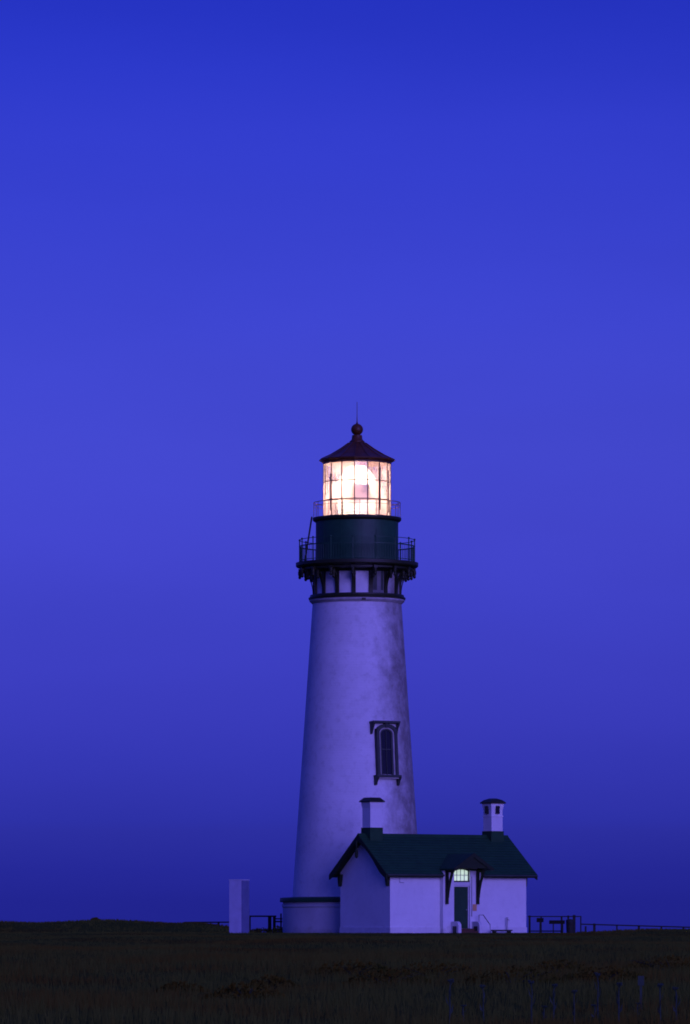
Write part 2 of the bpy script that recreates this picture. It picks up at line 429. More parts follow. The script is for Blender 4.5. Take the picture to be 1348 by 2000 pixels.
me.polygons.foreach_set('use_smooth', [True] * len(me.polygons)); me.materials.append(M_ground)
go = bpy.data.objects.new('ground', me); col.objects.link(go); tag(go, kind='structure')
sea = MB().add([(-30000, -30000, -29), (30000, -30000, -29), (30000, 30000, -29), (-30000, 30000, -29)], [(0, 1, 2, 3)]).build('sea', M_sea)
tag(sea, kind='structure')

# ------------------------------------------------------------------ lighthouse
PXM = FPX / DIST
LH = thing('lighthouse', 'tall white tapering lighthouse with glowing lantern and dark red cone roof', 'lighthouse')
def rsh(z):
    y = HOR - (z - CZ) * PXM
    return (87.5 + .0685 * (y - 1190)) / PXM
Z_SH = zpx(1180)
prof = [(0.3, -.4)] + [(rsh(z), z) for z in np.linspace(-.4, Z_SH, 24)] + [(0.3, Z_SH)]
MB().lathe(prof, 128).build('shaft', M_tower, LH, smooth=30)
# plinth round the foot
zc0, zc1 = zpx(1762, 269), zpx(1753, 269)
pl = MB().lathe([(3.2, -.4), (4.14, -.4), (4.12, zpx(1773, 269)), (4.17, zpx(1771, 269)), (4.17, zpx(1767, 269)), (4.12, zpx(1766, 269)), (4.12, zc0), (3.2, zc0)], 128).build('plinth', M_plinth, LH, smooth=30)
MB().lathe([(3.3, zc0 + .003), (4.27, zc0 + .003), (4.29, zc0 + .06), (4.27, zc1 - .02), (4.2, zc1), (3.3, zc1 + .05)], 128).build('plinth_cap', M_drum, LH, smooth=30)
# frieze wall behind the brackets
zr0, zr1, zd0, zd1 = zpx(1172), zpx(1163), zpx(1111), zpx(1100)
MB().lathe([(2.0, Z_SH + .003), (2.50, Z_SH + .003), (2.58, zpx(1177)), (2.64, zpx(1175.5)), (2.64, zr0), (2.0, zr0)], 96).build('moulding', M_offwhite, LH, smooth=25)
MB().lathe([(2.0, zr0 + .003), (2.68, zr0 + .003), (2.70, zr0 + .10), (2.62, zr0 + .16), (2.60, zr1), (2.0, zr1)], 96).build('belt_course', M_black, LH, smooth=25)
MB().lathe([(1.9, zr1 + .003), (2.36, zr1 + .003), (2.36, zd0 - .003), (1.9, zd0 - .003)], 96).build('frieze_wall', M_tower, LH, smooth=25)
# gallery deck
MB().lathe([(2.0, zd0), (3.10, zd0), (3.22, zd0 + .03), (3.36, zd0 + .08), (3.40, zd0 + .14), (3.40, zd1), (2.0, zd1)], 96).build('gallery_deck', M_black, LH, smooth=25)
# brackets
A0 = R(-4.4); DA = 2 * pi / 16
outl = [(2.38, zr1 + .01), (2.50, zr1 + .01), (2.52, zpx(1155)), (2.60, zpx(1146)), (2.72, zpx(1138)), (2.80, zpx(1133)), (2.86, zpx(1130)), (2.92, zpx(1131)),
        (2.97, zpx(1125)), (3.06, zpx(1121)), (3.13, zpx(1124)), (3.19, zpx(1128)), (3.24, zpx(1124)), (3.26, zd0 - .003), (2.38, zd0 - .003)]
hole = None
def radial(mb, poly, w):
    return mb.prism(poly, lambda a, b: (-w / 2, -a, b), lambda a, b: (w / 2, -a, b))
b0 = None
for k in range(16):
    an = A0 + k * DA
    if b0 is None:
        # curved brace, post against the wall, top arm: an open frame, like the casting
        mb = MB()
        radial(mb, [(2.38, zr1 + .01), (2.47, zr1 + .01), (2.47, zd0 - .15), (2.38, zd0 - .15)], .22)
        radial(mb, [(2.38, zd0 - .15), (3.26, zd0 - .15), (3.26, zd0 - .003), (2.38, zd0 - .003)], .19)
        n = 10; lo = []; hi = []
        for i in range(n + 1):
            t = i / n * pi / 2
            lo.append((2.47 + .72 * (1 - math.cos(t)), zr1 + .05 + (zd0 - .15 - zr1 - .05) * math.sin(t)))
            hi.append((2.475 + .55 * (1 - math.cos(t)), zr1 + .30 + (zd0 - .15 - zr1 - .30) * math.sin(t)))
        radial(mb, lo + hi[::-1], .18)
        b0 = mb.build('bracket', M_black, LH, rot=(0, 0, an))
        for rr, zz in ((3.19, zpx(1131)), (2.86, zpx(1135))):
            d = MB()
            top = zd0 - .151
            d.lathe([(.01, zz), (.06, zz + .03), (.09, zz + .09), (.07, zz + .15), (.08, zz + .2), (.10, zz + .26), (.10, top), (.01, top)], 10, c=(0, -rr))
            d.build('pendant', M_black, b0, smooth=40)
        src = b0
    else:
        copy_part(b0, LH, rot=(0, 0, an))
MB().lathe([(2.365, zd0 - .26), (2.52, zd0 - .26), (2.62, zd0 - .14), (3.10, zd0 - .10), (3.10, zd0 - .003), (2.365, zd0 - .003)], 96).build('soffit_ring', M_black, LH, smooth=25)
# dark shuttered opening in the frieze
FW = MB().arc(2.362, 2.40, zr1 + .02, zd0 - .02, A0 + DA + .03, A0 + 2 * DA - .03, 6).build('frieze_shutter', M_darkgrey, LH)
MB().arc(2.402, 2.41, zr1 + .16, zd0 - .16, R(21.5), R(27), 3).build('shutter_leaf', M_trimdark, FW)
MB().arc(2.402, 2.41, zr1 + .16, zd0 - .16, R(33), R(37), 3).build('shutter_leaf', M_trimdark, FW)
# small vent openings near the top of the shaft
MB().box(-.11, .11, -.06, .06, -.05, .05).build('vent', M_black, LH, loc=(2.63 * math.sin(R(8)), -2.63 * math.cos(R(8)), zpx(1175.5)), rot=(0, 0, R(8)))

# railing of the main gallery
def railing(name, r, zbase, rails, nposts, rp, ztop, mesh_z, nb, off, knob, material):
    first = MB().lathe([(r - rails[0][1], rails[0][0] - rails[0][1]), (r + rails[0][1], rails[0][0] - rails[0][1]), (r + rails[0][1], rails[0][0] + rails[0][1]), (r - rails[0][1], rails[0][0] + rails[0][1])], 64).build(name, material, LH)
    for zr, th in rails[1:]:
        MB().lathe([(r - th, zr - th), (r + th, zr - th), (r + th, zr + th), (r - th, zr + th)], 64).build('rail', material, first)
    p0 = None
    for k in range(nposts):
        an = off + 2 * pi * k / nposts
        if p0 is None:
            mb = MB().tube([(0, -r, zbase), (0, -r, ztop)], rp, 8)
            if knob: mb.ball((0, -r, ztop + knob * .6), knob, 10, 6)
            p0 = mb.build('post', material, first, rot=(0, 0, an), smooth=40)
        else:
            copy_part(p0, first, rot=(0, 0, an))
    if nb:
        q0 = None
        for k in range(nposts * nb):
            if k % nb == 0: continue
            an = off + 2 * pi * k / (nposts * nb)
            if q0 is None:
                q0 = MB().tube([(0, -r, zbase), (0, -r, mesh_z)], .011, 5).build('baluster', material, first, rot=(0, 0, an))
            else:
                copy_part(q0, first, rot=(0, 0, an))
    return first
railing('gallery_railing', 3.20, zd1 - .01, [(zpx(1068), .028), (zpx(1055.5), .016), (zd1 + .12, .016)], 16, .032, zpx(1056), zpx(1068), 8, A0, .06, M_drum)

# watch room drum
zu0, zu1 = zpx(1020), zpx(1012)
MB().lathe([(1.9, zd1 + .003), (2.34, zd1 + .003), (2.34, zd1 + .10), (2.29, zd1 + .13), (2.29, zu0 - .003), (1.9, zu0 - .003)], 96).build('watch_room', M_drum, LH, smooth=25)
sm = MB()
for k in range(12):
    a = R(7) + 2 * pi * k / 12
    sm.arc(2.288, 2.30, zd1 + .14, zu0 - .02, a - .008, a + .008, 1)
# riveted plate seams, one strip each
s0 = None
for k in range(12):
    if s0 is None: s0 = MB().arc(2.288, 2.302, zd1 + .14, zu0 - .02, -.012, .012, 2).build('plate_seam', M_drum, LH, rot=(0, 0, R(7)))
    else: copy_part(s0, LH, rot=(0, 0, R(7) + 2 * pi * k / 12))
MB().arc(2.292, 2.318, zd1 + .2, zu0 - .55, R(27), R(43), 5).build('watch_room_door', M_drum, LH)
# upper deck
MB().lathe([(1.5, zu0), (2.34, zu0), (2.44, zu0 + .07), (2.46, zu0 + .12), (2.46, zu1), (1.5, zu1)], 96).build('upper_deck', M_black, LH, smooth=25)
railing('upper_railing', 2.40, zu1, [(zpx(982.5), .016), (zpx(989), .010)], 16, .016, zpx(982), 0, 0, A0 + DA * .35, 0, M_bar)
# ladder between the galleries, on the left
la = R(-88)
lad = MB()
def polar(r, a, z): return Vector((r * math.sin(a), -r * math.cos(a), z))
rt, rb = 2.52, 2.92
root = None
stl = []
for da, rr in ((-.075, 0), (.075, 0)):
    p0_, p1_ = polar(rb, la + da, zd1), polar(rt, la + da * 1.1, zpx(1010))
    stl.append((p0_, p1_))
l0 = MB().tube([stl[0][0], stl[0][1]], .045, 6).build('ladder', M_black, LH)
MB().tube([stl[1][0], stl[1][1]], .045, 6).build('stile', M_black, l0)
for i in range(1, 9):
    t = i / 9
    MB().tube([stl[0][0].lerp(stl[0][1], t), stl[1][0].lerp(stl[1][1], t)], .018, 5).build('rung', M_black, l0)

# lantern room: sixteen sides, three tiers of panes
zg0, zg1 = zu1 + .003, zpx(907)
RG = 1.86
offm = A0
def glz(name, m, mb, **kw): return mb.build(name, m, LANT, **kw)
LANT = MB().lathe([(RG - .14, zg0), (RG + .05, zg0), (RG + .05, zg0 + .07), (RG - .14, zg0 + .07)], 16, off=offm).build('lantern', M_bar, LH)
tiers = [zg0 + .07, zpx(978.5), zpx(942.5), zg1]
MB().lathe([(RG - .06, zg1), (RG + .05, zg1), (RG + .05, zg1 + .1), (RG - .06, zg1 + .1)], 16, off=offm).build('head_ring', M_bar, LANT)
for zt in tiers[1:3]:
    MB().lathe([(RG - .03, zt - .025), (RG + .028, zt - .025), (RG + .028, zt + .025), (RG - .03, zt + .025)], 16, off=offm).build('astragal', M_bar, LANT)
m0 = None
for k in range(16):
    an = offm + k * DA
    if m0 is None:
        m0 = MB().box(-.024, .024, -RG - .03, -RG + .04, zg0 + .07, zg1).build('glazing_bar', M_bar, LANT, rot=(0, 0, an))
    else: copy_part(m0, LANT, rot=(0, 0, an))
for ti in range(3):
    p0 = None
    hw = RG * math.tan(DA / 2) * .985 * math.cos(DA / 2) - .018; rm = RG * math.cos(DA / 2)
    for k in range(16):
        an = offm + (k + .5) * DA
        if p0 is None:
            p0 = MB().box(-hw, hw, -rm - .005, -rm + .005, tiers[ti] + .018, tiers[ti + 1] - .018).build('pane', M_pane, LANT, rot=(0, 0, an))
        else: copy_part(p0, LANT, rot=(0, 0, an))
for kk, (ya, yb) in ((1, (880, 880)), (2, (918, 1000)), (3, (922, 1003)), (-2, (930, 1000))):
    if ya == yb: continue
    an = offm + kk * DA
    MB().tube([(0, -RG + .0, zpx(ya) + .02), (0, -RG - .10, zpx(ya)), (0, -RG - .10, zpx(960)), (0, -RG - .10, zpx(yb)), (0, -RG + .0, zpx(yb) - .02)], .03, 6).build('grab_bar', M_grab, LANT, rot=(0, 0, an))
MB().lathe([(.3, zu1 - .02), (.95, zu1 - .02), (.95, zu1 + .06), (.3, zu1 + .06)], 32).build('lens_pedestal', M_darkgrey, LANT)

# lens
LZ = zpx(962)
LENS = MB().lathe([(.08, zu1 + .06), (.30, zu1 + .06), (.12, zu1 + .3), (.10, LZ - .22), (.08, LZ - .22)], 20).build('lens', M_bar, LH, smooth=40)
tag(LENS, 'glowing ringed glass lens inside the lantern')
def ring(r, z, w, h):
    return MB().lathe([(r - w, z - h), (r + w * .2, z - h), (r + w, z), (r + w * .2, z + h), (r - w, z + h)], 48)
zlo, zmid0, zmid1, zhi = zu1 + .12, LZ - .42, LZ + .42, zg1 - .10
nlow, nmid, nup = 5, 7, 9
for i in range(nlow):
    t = (i + .5) / nlow
    ring(.98 + .08 * math.sin(t * 2), zlo + (zmid0 - zlo) * t, .05, (zmid0 - zlo) / nlow * .44).build('prism_ring', M_lens, LENS, smooth=20)
for i in range(nmid):
    t = (i + .5) / nmid
    ring(1.06, zmid0 + (zmid1 - zmid0) * t, .05, (zmid1 - zmid0) / nmid * .47).build('prism_ring', M_lens, LENS, smooth=20)
for i in range(nup):
    t = (i + .5) / nup
    ring(1.04 * math.cos(t * 1.15), zmid1 + (zhi - zmid1) * t, .05, (zhi - zmid1) / nup * .44).build('prism_ring', M_lens, LENS, smooth=20)
MB().arc(1.13, 1.15, zpx(976), zpx(949), R(-12), R(38), 14).build('dark_patch', M_lens_dark, LENS)  # dark sheet added to paint in the dim patch of the lens
MB().ball((0, 0, LZ), .10, 16, 10).build('bulb', M_bulb, LENS, smooth=60)
pt = bpy.data.lights.new('lantern_lamp', 'POINT'); pto = bpy.data.objects.new('lantern_lamp', pt); col.objects.link(pto)
pt.energy = 980; pt.color = (1.0, .69, .56); pt.shadow_soft_size = .25; pto.location = (0, -.0, LZ + .28)
pto.parent = LH

# lantern roof
ze = zpx(900)
ROOF = MB().lathe([(1.75, zg1 + .103), (1.96, zg1 + .103), (2.02, ze - .02), (2.10, ze - .02), (2.11, ze + .05), (1.55, ze + .30), (.95, ze + .66), (.50, ze + .98), (.36, zpx(862)), (.30, zpx(862)), (.46, ze + .93), (.90, ze + .58), (1.75, ze + .12)], 16, off=offm).build('lantern_roof', M_red, LH)
MB().lathe([(.05, zpx(864)), (.42, zpx(864)), (.42, zpx(862)), (.36, zpx(860.5)), (.30, zpx(858)), (.285, zpx(852)), (.27, zpx(850)), (.05, zpx(850))], 24).build('ventilator_neck', M_red, ROOF, smooth=35)
MB().ball((0, 0, zpx(839)), .335, 24, 14, .98).build('ventilator_ball', M_red, ROOF, smooth=60)
MB().lathe([(.01, zpx(830)), (.09, zpx(829.5)), (.06, zpx(827)), (.03, zpx(824)), (.016, zpx(810)), (.013, zpx(785)), (.005, zpx(785))], 8).build('lightning_rod', M_red, ROOF, smooth=35)
r0 = None
for k in range(16):
    an = offm + k * DA
    if r0 is None:
        r0 = MB().tube([(0, -2.10, ze + .055), (0, -1.55, ze + .31), (0, -.95, ze + .67), (0, -.50, ze + .99)], .022, 5).build('roof_rib', M_red, ROOF, rot=(0, 0, an))
    else: copy_part(r0, ROOF, rot=(0, 0, an))

# tower window
wa = R(31.5)
zb, zt = zpx(1518, 267.3), zpx(1409, 267.3)
zm = (zb + zt) / 2; slope = math.atan((rsh(zb) - rsh(zt)) / (zt - zb))
wr = rsh(zm)
WIN = bpy.data.objects.new('window', None)
H = zt - zb
w_in, w_out = .46, .72
def arch(hw, z0, z1, rise, n=10):
    """outline of an opening with a segmental head"""
    pts = [(-hw, z0), (hw, z0), (hw, z1 - rise)]
    for i in range(1, n):
        t = pi * i / n
        pts.append((hw * math.cos(t), z1 - rise + rise * math.sin(t)))
    pts.append((-hw, z1 - rise)); return pts
def arch_band(hw0, hw1, z0, z1a, z1b, ra, rb, n=12):
    """frame between two arched outlines, as quads (open at the bottom)"""
    def pth(hw, zt_, rise):
        p = [(hw, z0), (hw, zt_ - rise)]
        for i in range(1, n): p.append((hw * math.cos(pi * i / n), zt_ - rise + rise * math.sin(pi * i / n)))
        return p + [(-hw, zt_ - rise), (-hw, z0)]
    return pth(hw0, z1a, ra), pth(hw1, z1b, rb)
def band_mesh(a, b, y0, y1):
    mb = MB(); n = len(a)
    vs = [(x, y0, z) for x, z in a] + [(x, y0, z) for x, z in b] + [(x, y1, z) for x, z in a] + [(x, y1, z) for x, z in b]
    fs = []
    for i in range(n - 1):
        fs += [(i, i + 1, n + i + 1, n + i), (2 * n + i, 3 * n + i, 3 * n + i + 1, 2 * n + i + 1), (n + i, n + i + 1, 3 * n + i + 1, 3 * n + i), (i, 2 * n + i, 2 * n + i + 1, i + 1)]
    fs += [(0, n, 3 * n, 2 * n), (n - 1, 3 * n - 1, 4 * n - 1, 2 * n - 1)]
    return mb.add(vs, fs)
wloc = (rsh(zb) * math.sin(wa), -rsh(zb) * math.cos(wa), zb)
wrot = (Matrix.Rotation(wa, 3, 'Z') @ Matrix.Rotation(-slope, 3, 'X')).to_euler()
# glass is the part itself, the frame pieces are below it
WIN = MB().prism(arch(.40, .16, H - .34, .26), lambda a, b: (a, -.03, b), lambda a, b: (a, .02, b)).build('window', M_glassdark, LH, loc=wloc, rot=wrot)
a, b = arch_band(.50, .665, .10, H - .32, H - .14, .32, .40)
band_mesh(a, b, -.20, .12).build('casing', M_trimdark, WIN)
a, b = arch_band(.41, .498, .10, H - .40, H - .325, .26, .31)
band_mesh(a, b, -.11, .12).build('inner_trim', M_offwhite, WIN)
a, b = arch_band(.31, .407, .14, H - .47, H - .405, .2, .25)
band_mesh(a, b, -.07, .04).build('sash', M_trimdark, WIN)
MB().box(-.02, .02, -.06, -.035, .14, H - .50).build('muntin', M_trimdark, WIN)
MB().box(-.31, .31, -.062, -.034, H * .5 - .03, H * .5 + .03).build('meeting_rail', M_trimdark, WIN)
MB().box(-.80, .78, -.30, .12, -.02, .11).build('sill', M_trimdark, WIN, bevel=.015)
MB().box(-.70, .70, -.2, .12, -.09, -.022).build('apron', M_offwhite, WIN)
for s in (-1, 1):
    MB().prism([(-.30, -.022), (.12, -.022), (.12, -.46), (-.02, -.42), (-.12, -.22)], lambda a, b: (s * .72 - .07, a, b), lambda a, b: (s * .72 + .07, a, b)).build('corbel', M_trimdark, WIN)
    MB().prism([(-.30, H - .11), (.12, H - .11), (.12, H - .70), (.0, H - .66), (-.12, H - .40)], lambda a, b: (s * .80 - .05 - .06, a, b), lambda a, b: (s * .80 + .05 - .06, a, b)).build('lintel_bracket', M_trimdark, WIN)
MB().box(-.94, .80, -.34, .12, H - .108, H + .02).build('lintel', M_trimdark, WIN, bevel=.015)
MB().prism([(-.14, H - .112), (.14, H - .112), (.09, H - .34), (-.09, H - .34)], lambda a, b: (a, -.24, b), lambda a, b: (a, .10, b)).build('keystone', M_trimdark, WIN)
MB().prism([(-.9, H - .112), (.9, H - .112), (.9, H - .40), (-.9, H - .40)], lambda a, b: (a, -.02, b), lambda a, b: (a, .12, b)).build('spandrel', M_white, WIN)

# ------------------------------------------------------------------ oil house
TH = R(35)
NX, NY = 1.743, -9.7
W, L = 4.64, 9.13
OE, OG = .33, .47
HS = thing('oil_house', 'white painted outbuilding with dark green gabled roof at the foot of the tower', 'house', (NX, NY, 0), TH)
ZE, ZR = 3.17, 5.30
pitch = math.atan((ZR - ZE) / (W / 2 + OE))
tp = math.tan(pitch)
def zroof(y): return ZE + (min(y, W - y) + OE) * tp
tk = .13
# walls: a five-sided prism, tucked 2 cm under the roof boards
wp = [(0, -.3), (W, -.3), (W, zroof(W) - tk - .02), (W / 2, zroof(W / 2) - tk - .02), (0, zroof(0) - tk - .02)]
WALL = MB().prism(wp, lambda a, b: (0, a, b), lambda a, b: (L, a, b)).build('wall', M_wall, HS)
bx0, bx1, bc = 3.30, 5.82, 4.56
dx0, dx1 = 4.03, 5.10
BY = -.30
for x0, x1, nm in ((-.03, bx0, 0), (bx1, L + .03, 1)):
    MB().box(x0, x1, -.035, -.002, -.3, .30).build('base_course', M_white, WALL)
MB().box(-.035, -.002, -.035, W + .03, -.3, .30).build('base_course', M_white, WALL)
# roof: two slopes with overhanging eaves and verges
def slope_mesh(sgn):
    mb = MB()
    y_e, y_r = (-OE, W / 2) if sgn < 0 else (W + OE, W / 2)
    pts = [(-OG, y_e, ZE), (L + OG, y_e, ZE), (L + OG, y_r, ZR), (-OG, y_r, ZR)]
    return mb.add(pts + [(x, y, z - tk) for x, y, z in pts], [(0, 1, 2, 3), (7, 6, 5, 4), (0, 4, 5, 1), (1, 5, 6, 2), (2, 6, 7, 3), (3, 7, 4, 0)])
RX0, RX1, RYC = 3.30, 5.82, .06
def front_slope():
    mb = MB()
    def quad(x0, x1, y0):
        z0 = ZE + (y0 + OE) * tp
        pts = [(x0, y0, z0), (x1, y0, z0), (x1, W / 2, ZR), (x0, W / 2, ZR)]
        mb.add(pts + [(x, y, z - tk) for x, y, z in pts], [(0, 1, 2, 3), (7, 6, 5, 4), (0, 4, 5, 1), (1, 5, 6, 2), (2, 6, 7, 3), (3, 7, 4, 0)])
    quad(-OG, RX0, -OE); quad(RX0 + .002, RX1 - .002, RYC); quad(RX1, L + OG, -OE)
    return mb
ROOFH = front_slope().build('roof', M_roof, HS)
slope_mesh(1).build('rear_slope', M_roof, ROOFH)
MB().prism([(-.16, -.16 * tp + .012), (0, .03), (.16, -.16 * tp + .012), (.16, -.16 * tp + .04), (0, .07), (-.16, -.16 * tp + .04)],
           lambda a, b: (-OG - .01, W / 2 + a, ZR + b), lambda a, b: (L + OG + .01, W / 2 + a, ZR + b)).build('ridge_cap', M_roof, ROOFH)
# shingle courses: each a thin proud strip
ncourse = 15
for i in range(ncourse):
    s0_ = i / ncourse; y0 = -OE + (W / 2 + OE) * s0_; z0 = ZE + (ZR - ZE) * s0_
    y1 = y0 + (W / 2 + OE) / ncourse; z1 = z0 + (ZR - ZE) / ncourse
    nrm_ = Vector((0, -math.sin(pitch), math.cos(pitch)))
    j = rng.uniform(-.003, .003)
    a_ = Vector((0, y0 - .01, z0 - .01 * tp)) + nrm_ * (.03 + j); b_ = Vector((0, y1, z1)) + nrm_ * .006
    c_ = Vector((0, y0 - .01, z0 - .01 * tp)) + nrm_ * .004
    for xa_, xb_ in (((-OG - .01, L + OG + .01),) if y0 > RYC else ((-OG - .01, RX0 - .004), (RX1 + .004, L + OG + .01))):
        MB().add([(xa_, a_.y, a_.z), (xb_, a_.y, a_.z), (xb_, b_.y, b_.z), (xa_, b_.y, b_.z), (xa_, c_.y, c_.z), (xb_, c_.y, c_.z)],
                 [(0, 1, 2, 3), (0, 4, 5, 1), (4, 0, 3), (1, 5, 2)]).build('shingle_course', M_roof, ROOFH)
# eave boards and gutters
MB().box(-OG + .02, bx0 - .02, -OE - .035, -OE - .002, ZE - tk - .05, ZE - .03).build('fascia', M_soffit, HS)
MB().box(bx1 + .02, L + OG - .02, -OE - .035, -OE - .002, ZE - tk - .05, ZE - .03).build('fascia', M_soffit, HS)
for x0, x1 in ((-OG + .02, bx0 - .02), (bx1 + .02, L + OG - .02)):
    MB().tube([(x0, -OE - .09, ZE - .07), (x1, -OE - .09, ZE - .07)], .05, 8).build('gutter', M_trimdark, HS, smooth=40)
# soffit under eave
for x0, x1 in ((-.02, bx0), (bx1, L + .02)):
    MB().box(x0, x1, -OE, -.002, ZE - tk - .03, ZE - tk - .004).build('soffit', M_soffit, HS)
# verge boards with curved braces and pendant, both gables
for gxp, nm in ((-OG - .005, 0), (L + OG + .005, 1)):
    xa, xb = gxp - .035, gxp + .035
    for side in (-1, 1):
        def P(y, z): return (y, z) if side < 0 else (W - y, z)
        n = 9
        top = []; bot = []
        for i in range(n + 1):
            t = i / n
            y = -OE - .03 + (W / 2 + OE + .03 - .003) * t; z = ZE + (y + OE) * tp + .01
            depth = .21 + .20 * math.exp(-((t - .22) / .2) ** 2) + .16 * max(0, t - .72) / .28
            top.append(P(y, z)); bot.append(P(y, z - depth))
        MB().prism(top + bot[::-1], lambda a, b: (xa, a, b), lambda a, b: (xb, a, b)).build('bargeboard', M_soffit, HS)
        # knee brace against the wall corner
        yb_ = .10
        out = [P(yb_ - .12, ZE - .0), P(yb_ + .16, ZE - .0), P(yb_ + .05, ZE - .60), P(yb_ - .02, ZE - .66), P(yb_ - .06, ZE - .5)]
        if nm == 0: MB().prism(out, lambda a, b: (-OG * .42, a, b), lambda a, b: (-.004, a, b)).build('knee_brace', M_soffit, HS)
        else: MB().prism(out, lambda a, b: (L + .004, a, b), lambda a, b: (L + OG * .2, a, b)).build('knee_brace', M_soffit, HS)
    MB().lathe([(.02, ZR - 1.28), (.09, ZR - 1.2), (.09, ZR - .9), (.05, ZR - .8), (.05, ZR - .35), (.02, ZR - .35)], 8, c=(gxp + (-.09 if nm == 0 else .09), W / 2)).build('gable_pendant', M_soffit, HS)
    # rafters under the verge: the dark soffit boards
    for side in (-1, 1):
        ye = -OE if side < 0 else W + OE
        x0, x1 = (-OG, -.004) if nm == 0 else (L + .004, L + OG)
        pts = [(x0, ye, ZE - tk - .003), (x1, ye, ZE - tk - .003), (x1, W / 2, ZR - tk - .003), (x0, W / 2, ZR - tk - .003)]
        MB().add(pts + [(x, y, z - .03) for x, y, z in pts], [(0, 1, 2, 3), (7, 6, 5, 4), (0, 4, 5, 1), (1, 5, 6, 2), (2, 6, 7, 3), (3, 7, 4, 0)]).build('soffit', M_soffit, HS)

# chimneys
def chimney(x, top, base_top, vents, hw=.375):
    y = W / 2
    zt_ = top - .26
    ch = MB()
    ch.box(x - hw, x + hw, y - hw, y + hw, ZR - .6, zt_ - .32)
    C_ = ch.build('chimney', M_wall, HS, bevel=.012)
    MB().add([(x + sx * h, y + sy * h, z) for z, h in ((zt_ - .318, hw), (zt_ - .12, hw + .045), (zt_, hw + .045)) for sx, sy in ((-1, -1), (1, -1), (1, 1), (-1, 1))],
             [(0, 1, 5, 4), (1, 2, 6, 5), (2, 3, 7, 6), (3, 0, 4, 7), (4, 5, 9, 8), (5, 6, 10, 9), (6, 7, 11, 10), (7, 4, 8, 11), (3, 2, 1, 0), (8, 9, 10, 11)]).build('chimney_head', M_wall, C_)
    MB().box(x - hw - .05, x + hw + .05, y - hw - .05, y + hw + .05, ZR - .75, base_top).build('flashing', M_roof, C_, bevel=.01)
    c = hw + .13
    if vents:
        cp = MB().add([(x + sx * h, y + sy * h, z) for z, h in ((zt_ + .003, c), (zt_ + .07, c), (zt_ + .20, c * .72), (zt_ + .29, c * .3)) for sx, sy in ((-1, -1), (1, -1), (1, 1), (-1, 1))],
                      [(3, 2, 1, 0)] + [(i * 4 + k, i * 4 + (k + 1) % 4, i * 4 + 4 + (k + 1) % 4, i * 4 + 4 + k) for i in range(3) for k in range(4)] + [(12, 13, 14, 15)])
    else:
        cp = MB().add([(x + sx * h, y + sy * h, z) for z, h in ((zt_ + .003, c), (zt_ + .06, c), (zt_ + .25, c * .62)) for sx, sy in ((-1, -1), (1, -1), (1, 1), (-1, 1))],
                      [(3, 2, 1, 0)] + [(i * 4 + k, i * 4 + (k + 1) % 4, i * 4 + 4 + (k + 1) % 4, i * 4 + 4 + k) for i in range(2) for k in range(4)] + [(8, 9, 10, 11)])
    cp.build('chimney_cap', M_black, C_)
    if vents:
        MB().box(x - hw - .03, x + hw + .03, y - hw - .03, y + hw + .03, zt_ - .72, zt_ - .66).build('string_course', M_wall, C_)
        for d_ in ((0, -1), (-1, 0), (0, 1), (1, 0)):
            vx, vy = d_
            cx_, cy_ = x + vx * (hw + .03), y + vy * (hw + .03)
            ex, ey = (.12, .06) if vx == 0 else (.06, .12)
            MB().box(cx_ - ex, cx_ + ex, cy_ - ey, cy_ + ey, zt_ - .56, zt_ - .12).build('vent', M_glassdark, C_)
    return C_
ch = chimney(.46, zpx(1558, 263), zpx(1617, 263), False); ch['label'] = 'plain white chimney on the gable beside the tower'
ch = chimney(L - .53, zpx(1560, 266.5), zpx(1623, 266.5), True, .38); ch['label'] = 'white chimney with dark vents and domed cap'

# entrance bay
dz0, dz1 = zpx(1813, 262.5), zpx(1732, 262.5)
tz0, tz1 = zpx(1721, 262.5), zpx(1698, 262.5)
HZE, HZR, HHW, HY0 = 3.46, 4.28, 1.30, -1.36
EB = MB().box(bx0, dx0, BY, -.002, -.3, HZE - .10).build('entrance_bay', M_wall, HS)
MB().box(dx1, bx1, BY, -.002, -.3, HZE - .10).build('pier', M_wall, EB)
MB().box(dx0 + .002, dx1 - .002, BY + .04, -.002, dz1 + .06, tz0 - .05).build('panel', M_white, EB)
# bay gable above the arched window head
hd = [(bx0, tz1 + .022), (dx0, tz1 + .022)]
gtop = []
gp = [(bx0, tz1 + .022), (dx0 - .05, tz1 + .022)]
for i in range(9):
    t = i / 8; gp.append((dx0 + (dx1 - dx0) * t, tz1 - .10 + .125 * math.sin(pi * t) + (.022 if i in (0, 8) else 0)))
gp += [(dx1 + .05, tz1 + .022), (bx1, tz1 + .022), (bc, HZR - .2)]
MB().prism([(bx0 + .16, tz1 + .023), (bx1 - .16, tz1 + .023), (bc, HZR - .22)], lambda a, b: (a, BY + .002, b), lambda a, b: (a, -.002, b)).build('bay_gable', M_white, EB)
# arched head board
hp = [(dx0 + .002, tz1 + .018)]
for i in range(9):
    t = i / 8; hp.append((dx0 + .002 + (dx1 - dx0 - .004) * t, tz1 - .11 + .11 * math.sin(pi * t)))
hp.append((dx1 - .002, tz1 + .018))
MB().prism(hp, lambda a, b: (a, BY + .03, b), lambda a, b: (a, -.18, b)).build('head_board', M_trimdark, EB)
